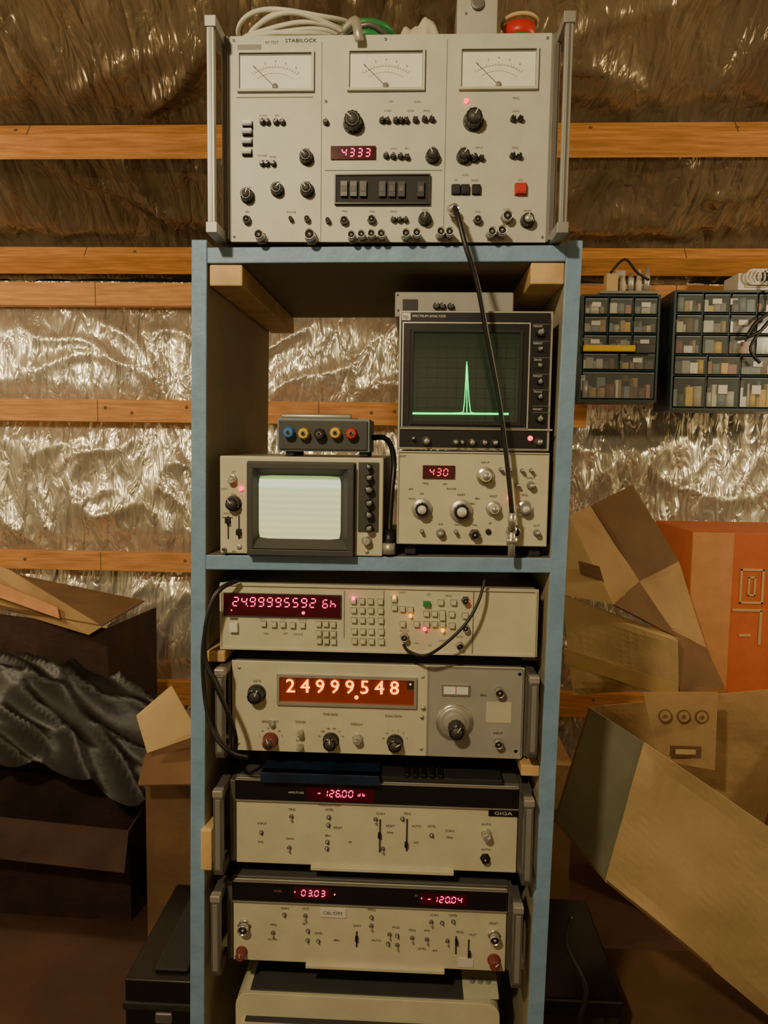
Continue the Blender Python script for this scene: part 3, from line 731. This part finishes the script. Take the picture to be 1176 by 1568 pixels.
b=B();b.box(.088,.142,.05,.13,1.800,1.856,'alu');b.box(.082,.147,.046,.134,1.779,1.802,'alu')
b.lathe((.115,.051,1.842),[(.009,0),(.009,-.006),(.006,-.006)],'dark_metal',16);b.lathe((.1,.051,1.83),[(.002,0),(.002,-.002)],'dark_metal',8)
b.obj('metal_coupler_box',bevel=.001)
b=B()
for z,m,q in ((1.779,'white_plastic',.026),(1.799,'green_plastic',.027),(1.819,'red_plastic',.022)):
    b.lathe((.178,.10,z),[(.013,0),(q,0),(q,.019),(.013,.019)],m,28,'z')
b.tube([(.178+.024*math.cos(a*.5),.10+.024*math.sin(a*.5),1.841+.001*a*.3) for a in range(14)],.003,'cardboard_light',6,2)
b.obj('tape_rolls')

# ------------------------------------------------------------------ small parts drawer cabinets
def cabinet(x0,x1,z0,z1,y0,y1,rows):
    r=root('parts_drawer_cabinet',((x0+x1)/2,(y0+y1)/2,(z0+z1)/2));b=B();t=.007
    b.box(x0,x0+t,y0,y1,z0,z1,'teal_frame');b.box(x1-t,x1,y0,y1,z0,z1,'teal_frame')
    b.box(x0+t,x1-t,y0,y1,z0,z0+t,'teal_frame');b.box(x0+t,x1-t,y0,y1,z1-t,z1,'teal_frame');b.box(x0+t,x1-t,y1-.004,y1,z0+t,z1-t,'teal_frame')
    D=B();tot=sum(h for h,_ in rows);z=z1-t
    ms=['cardboard_light','cardboard','mid_grey','grey_plate','white_plastic','beige_panel','yellow_plastic','blue_grey','pink_plastic','dull_red','alu','dark_grey','cardboard_dark','blue_grey']
    for h,n in rows:
        hh=(z1-z0-2*t)*h/tot;zb=z-hh;w=(x1-x0-2*t)/n
        b.box(x0+t,x1-t,y0+.002,y1-.004,zb-.001,zb+.002,'teal_frame')
        for i in range(n):
            xa=x0+t+i*w;xb=xa+w
            if i: b.box(xa-.0015,xa+.0015,y0+.002,y1-.004,zb,z,'teal_frame')
            a,c,e,g=xa+.004,xb-.004,zb+.005,z-.006
            D.box(a,c,y0-.002,y0,e,g,'clear_drawer');D.box(a,c,y0+.001,y1-.02,e,e+.002,'clear_drawer')
            D.box(a,c,y0-.003,y0-.0015,g-.003,g,'blue_grey');D.box((a+c)/2-.010,(a+c)/2+.010,y0-.010,y0-.002,e+.004,e+.008,'clear_drawer')
            if random.random()<.3: D.box((a+c)/2-.014,(a+c)/2+.014,y0-.0026,y0-.002,e+(g-e)*.45,e+(g-e)*.75,'white_plastic')
            for lay in (0,1):
                xx=a+.002
                while xx<c-.009:
                    ww=min(random.uniform(.007,.032),c-xx-.002);h2=random.uniform(.35,.85)*(g-e)*(1 if lay==0 else 1.1)
                    yb=y0+.004+lay*.03
                    if random.random()<.4: D.lathe((xx+ww/2,yb+ww/2,e+.002),[(ww/2,0),(ww/2,h2)],random.choice(ms),10,'z')
                    else: D.box(xx,xx+ww,yb+random.random()*.004,yb+.025,e+.002,e+h2,random.choice(ms))
                    xx+=ww+.001
        z=zb
    b.obj('cabinet_frame',r,bevel=.001);D.obj('drawers',r)
cabinet(.555,.800,1.40,1.735,1.40,1.54,((1,3),(1,3),(1,3),(1,2),(1.6,1)))
cabinet(.835,1.26,1.375,1.745,1.38,1.54,((1,5),(1,5),(1,5),(1,4),(1.6,4)))
b=B();b.box(.61,.79,1.395,1.50,1.737,1.745,'mid_grey')
b.box(.63,.665,1.40,1.44,1.745,1.80,'cardboard_light');b.box(.67,.70,1.45,1.49,1.745,1.82,'alu')
for i in range(4): b.lathe((.685+.025*i,1.42,1.745),[(.010,0),(.010,.03+.012*(i%2)),(.004,.05+.01*i)],'alu' if i%2 else 'beige_panel',12,'z')
b.tube([(.64,1.40,1.80),(.68,1.39,1.84),(.72,1.39,1.80),(.76,1.4,1.78)],.004,'cable_black')
for i in range(6): b.box(.71+.012*i,.718+.012*i,1.46,1.48,1.745,1.765+.01*(i%3),random.choice(['red_plastic','yellow_plastic','white_plastic','mid_grey']))
b.obj('small_gadget_pile')
b=B();b.box(1.03,1.19,1.39,1.50,1.7475,1.80,'white_plastic');b.box(1.05,1.12,1.386,1.39,1.755,1.79,'beige_panel')
for k in range(7): b.tube([(1.07+.022*math.cos(2*math.pi*i/12)+k*.012,1.375,1.785+.022*math.sin(2*math.pi*i/12)) for i in range(13)],.004,'white_plastic' if k<4 else 'cable_black',6,2)
b.obj('desk_telephone',bevel=.004)
cable('hanging_cable',[(1.10,1.35,1.78),(1.13,1.345,1.70),(1.07,1.345,1.64),(1.05,1.345,1.60),(1.09,1.345,1.62),(1.12,1.345,1.66),(1.06,1.345,1.57),(1.09,1.345,1.52)],.005,'cable_black')
b=B();b.box(.56,.72,1.37,1.385,1.555,1.575,'yellow_plastic');b.box(.72,.78,1.37,1.384,1.55,1.58,'dark_grey');b.obj('hand_level_tool',bevel=.003)

# ------------------------------------------------------------------ cardboard boxes, right
th=.004
b=B()
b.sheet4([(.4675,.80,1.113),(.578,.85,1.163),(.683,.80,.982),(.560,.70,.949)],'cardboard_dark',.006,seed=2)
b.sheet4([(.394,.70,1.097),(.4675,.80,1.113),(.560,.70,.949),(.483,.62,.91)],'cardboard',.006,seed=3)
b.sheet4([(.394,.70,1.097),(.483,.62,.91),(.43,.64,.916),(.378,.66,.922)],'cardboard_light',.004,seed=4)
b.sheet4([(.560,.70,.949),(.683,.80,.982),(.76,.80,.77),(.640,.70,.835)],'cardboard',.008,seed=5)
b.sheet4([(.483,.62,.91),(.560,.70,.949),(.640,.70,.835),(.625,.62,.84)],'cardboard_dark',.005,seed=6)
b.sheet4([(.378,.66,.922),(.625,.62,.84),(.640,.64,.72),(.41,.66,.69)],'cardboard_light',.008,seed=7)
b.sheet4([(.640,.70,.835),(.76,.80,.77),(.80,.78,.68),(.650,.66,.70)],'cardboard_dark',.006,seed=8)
b.sheet4([(.41,.655,1.00),(.455,.645,.99),(.465,.64,.955),(.415,.65,.97)],'cardboard_dark',.002,4,9)
b.slab([(.385,.655,.80),(.63,.615,.735),(.632,.615,.70),(.387,.655,.765)],.002,'packing_tape')
b.obj('tumbled_carton')
b=B()
b.box(.745,1.06,.88,1.18,.60,1.045,'orange_print');b.box(.743,.845,.878,.885,.60,1.045,'peach_print')
def ring(x0,x1,z0,z1,t,y):
    b.box(x0,x1,y-.002,y,z1-t,z1,'cardboard_light');b.box(x0,x1,y-.002,y,z0,z0+t,'cardboard_light')
    b.box(x0,x0+t,y-.002,y,z0,z1,'cardboard_light');b.box(x1-t,x1,y-.002,y,z0,z1,'cardboard_light')
ring(.865,.925,.865,.955,.006,.88);ring(.885,.905,.885,.935,.005,.88)
b.box(.85,.925,.878,.88,.845,.852,'cardboard_light');b.box(.918,.925,.878,.88,.76,.85,'cardboard_light');b.box(.87,.90,.878,.88,.78,.787,'cardboard_light')
b.box(.745,1.06,.88,1.18,0,.598,'cardboard');b.obj('printed_carton',bevel=.002)
b=B()
a=(.364,.30,.787);bb=(.440,.24,.752);c=(.92,.22,.44);d=(.90,.60,.745)
a2=(.308,.30,.572);b2=(.385,.24,.50);c2=(.86,.24,.12);d2=(.80,.60,.30);e=(.461,.58,.695);e2=(.40,.58,.40)
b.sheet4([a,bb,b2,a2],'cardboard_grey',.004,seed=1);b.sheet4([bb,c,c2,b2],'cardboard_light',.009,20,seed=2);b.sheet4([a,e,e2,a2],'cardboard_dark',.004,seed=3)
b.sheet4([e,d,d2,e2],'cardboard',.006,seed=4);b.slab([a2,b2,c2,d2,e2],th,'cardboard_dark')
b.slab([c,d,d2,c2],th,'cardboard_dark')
b.slab([(.518,.50,.754),(.66,.48,.765),(.654,.46,.61),(.545,.48,.62)],th,'cardboard')
for x in (.555,.592,.628):
    for rad,mm,yy in ((.014,'cardboard_dark',.474),(.011,'cardboard',.4725),(.004,'cardboard_dark',.471)):
        b.slab([(x+rad*math.cos(k*.5236),yy,.715+rad*math.sin(k*.5236)) for k in range(12)],.001,mm)
b.box(.565,.625,.462,.465,.635,.657,'cardboard_dark');b.box(.575,.615,.4605,.462,.641,.651,'cardboard_light')
b.obj('open_carton')
b=B();b.box(.27,.44,.76,1.05,0,.48,'cardboard');b.box(.273,.437,.755,.76,.36,.37,'cardboard_dark');b.slab([(.27,.76,.48),(.27,1.05,.48),(.24,1.03,.54),(.24,.78,.54)],th,'cardboard');b.obj('packing_carton',bevel=.002)
b=B();b.box(.47,.95,.25,.60,.0,.10,'cardboard_dark');b.box(.45,.93,.26,.58,.10,.14,'cardboard_dark');b.obj('flattened_cardboard_stack',bevel=.004)
b=B();b.box(.29,.44,.30,.60,0,.22,'black_matte');b.box(.285,.445,.295,.605,.20,.235,'black_plastic');b.box(.35,.38,.285,.295,.14,.17,'dark_metal');b.obj('added_dark_crate',bevel=.006)  # black box added to keep the area below the open carton dark
cable('loose_black_cable',[(.32,.20,.46),(.31,.18,.42),(.34,.16,.36),(.33,.15,.30),(.36,.14,.2),(.33,.13,.1),(.40,.12,.006)],.004,'cable_black')

# ------------------------------------------------------------------ clutter, left
b=B()
b.slab([(-1.30,1.07,.94),(-1.12,1.05,.879),(-.83,1.0,.734),(-.87,1.0,.709),(-1.26,1.07,.79)],th,'cardboard')
b.slab([(-1.22,1.043,.87),(-.96,1.004,.785),(-.95,.994,.755),(-1.21,1.033,.825)],.004,'peach_print')
b.slab([(-.83,1.0,.734),(-.84,1.35,.73),(-1.3,1.4,.80),(-1.3,1.05,.79)],th,'cardboard_dark')
b.slab([(-1.40,1.04,.78),(-.83,1.03,.72),(-.82,1.03,0),(-1.40,1.04,0)],th,'shaded_carton_brown')
b.slab([(-.83,1.03,.72),(-.82,1.4,.70),(-.82,1.4,0),(-.82,1.03,0)],th,'shaded_carton_brown')
b.obj('dark_carton')
b=B();b.sheet4([(-.62,.70,.595),(-.54,.72,.665),(-.46,.68,.56),(-.58,.66,.52)],'cardboard_light',.004,seed=3)
b.box(-.60,-.42,.70,1.0,0,.50,'cardboard_dark');b.slab([(-.60,.70,.50),(-.42,.70,.50),(-.40,.60,.48),(-.58,.60,.47)],th,'cardboard_dark');b.obj('small_carton')
b=B()
q=[(-1.28,.78,.30),(-.66,.74,.28),(-.66,.98,.30),(-1.28,.98,.32)];g=[(-1.26,.82,.0),(-.68,.80,.0),(-.66,.96,.0),(-1.26,.96,.0)]
for i in range(4):
    j=(i+1)%4;b.slab([q[i],q[j],g[j],g[i]],th,'shaded_carton_brown')
b.slab([q[0],q[1],(-.64,.66,.22),(-1.25,.70,.24)],th,'shaded_carton_brown')
b.obj('open_dark_carton')
b=B();vs=[];fs=[];N=44
for j in range(N+1):
    for i in range(N+1):
        u=i/N;w=j/N
        X=-1.32+.68*u;Y=.80+.19*w
        Z=.45+.16*w+.05*math.sin(u*2.5)-.12*u*u+noise.noise(Vector((u*3,w*2,1)))*.04+ridge(noise.noise(Vector((u*5+w*3,w*3,4))),5)*.035
        if w<.2: Z-=(.2-w)*.3
        vs.append((X,Y,Z))
for j in range(N):
    for i in range(N):
        a=j*(N+1)+i;fs.append((a,a+1,a+N+2,a+N+1))
b.add(vs,fs,'black_film',True);b.obj('black_plastic_sheet')
b=B();b.box(-.445,-.30,.18,.46,.0,.325,'black_plastic');b.box(-.449,-.296,.176,.464,.27,.285,'black_matte');b.box(-.40,-.34,.20,.44,.325,.332,'black_matte');b.box(-.39,-.36,.172,.18,.25,.27,'dark_metal')
b.obj('black_equipment_case',bevel=.01,seg=3)

# ------------------------------------------------------------------ light
def lamp(loc,e,size,col):
    l=bpy.data.lights.new('bulb','POINT');l.energy=e;l.shadow_soft_size=size;l.color=col
    o=bpy.data.objects.new('bulb_light',l);o.location=loc;C.objects.link(o)
WARM=(1,.81,.50)
lamp((-.45,-1.35,2.05),70,.05,WARM)
lamp((1.75,.1,1.80),34,.06,WARM)
lamp((-1.75,.3,1.72),30,.06,WARM)
w=bpy.data.worlds.new('world');bpy.context.scene.world=w;w.use_nodes=True
w.node_tree.nodes['Background'].inputs[0].default_value=(.9,.7,.45,1);w.node_tree.nodes['Background'].inputs[1].default_value=.01
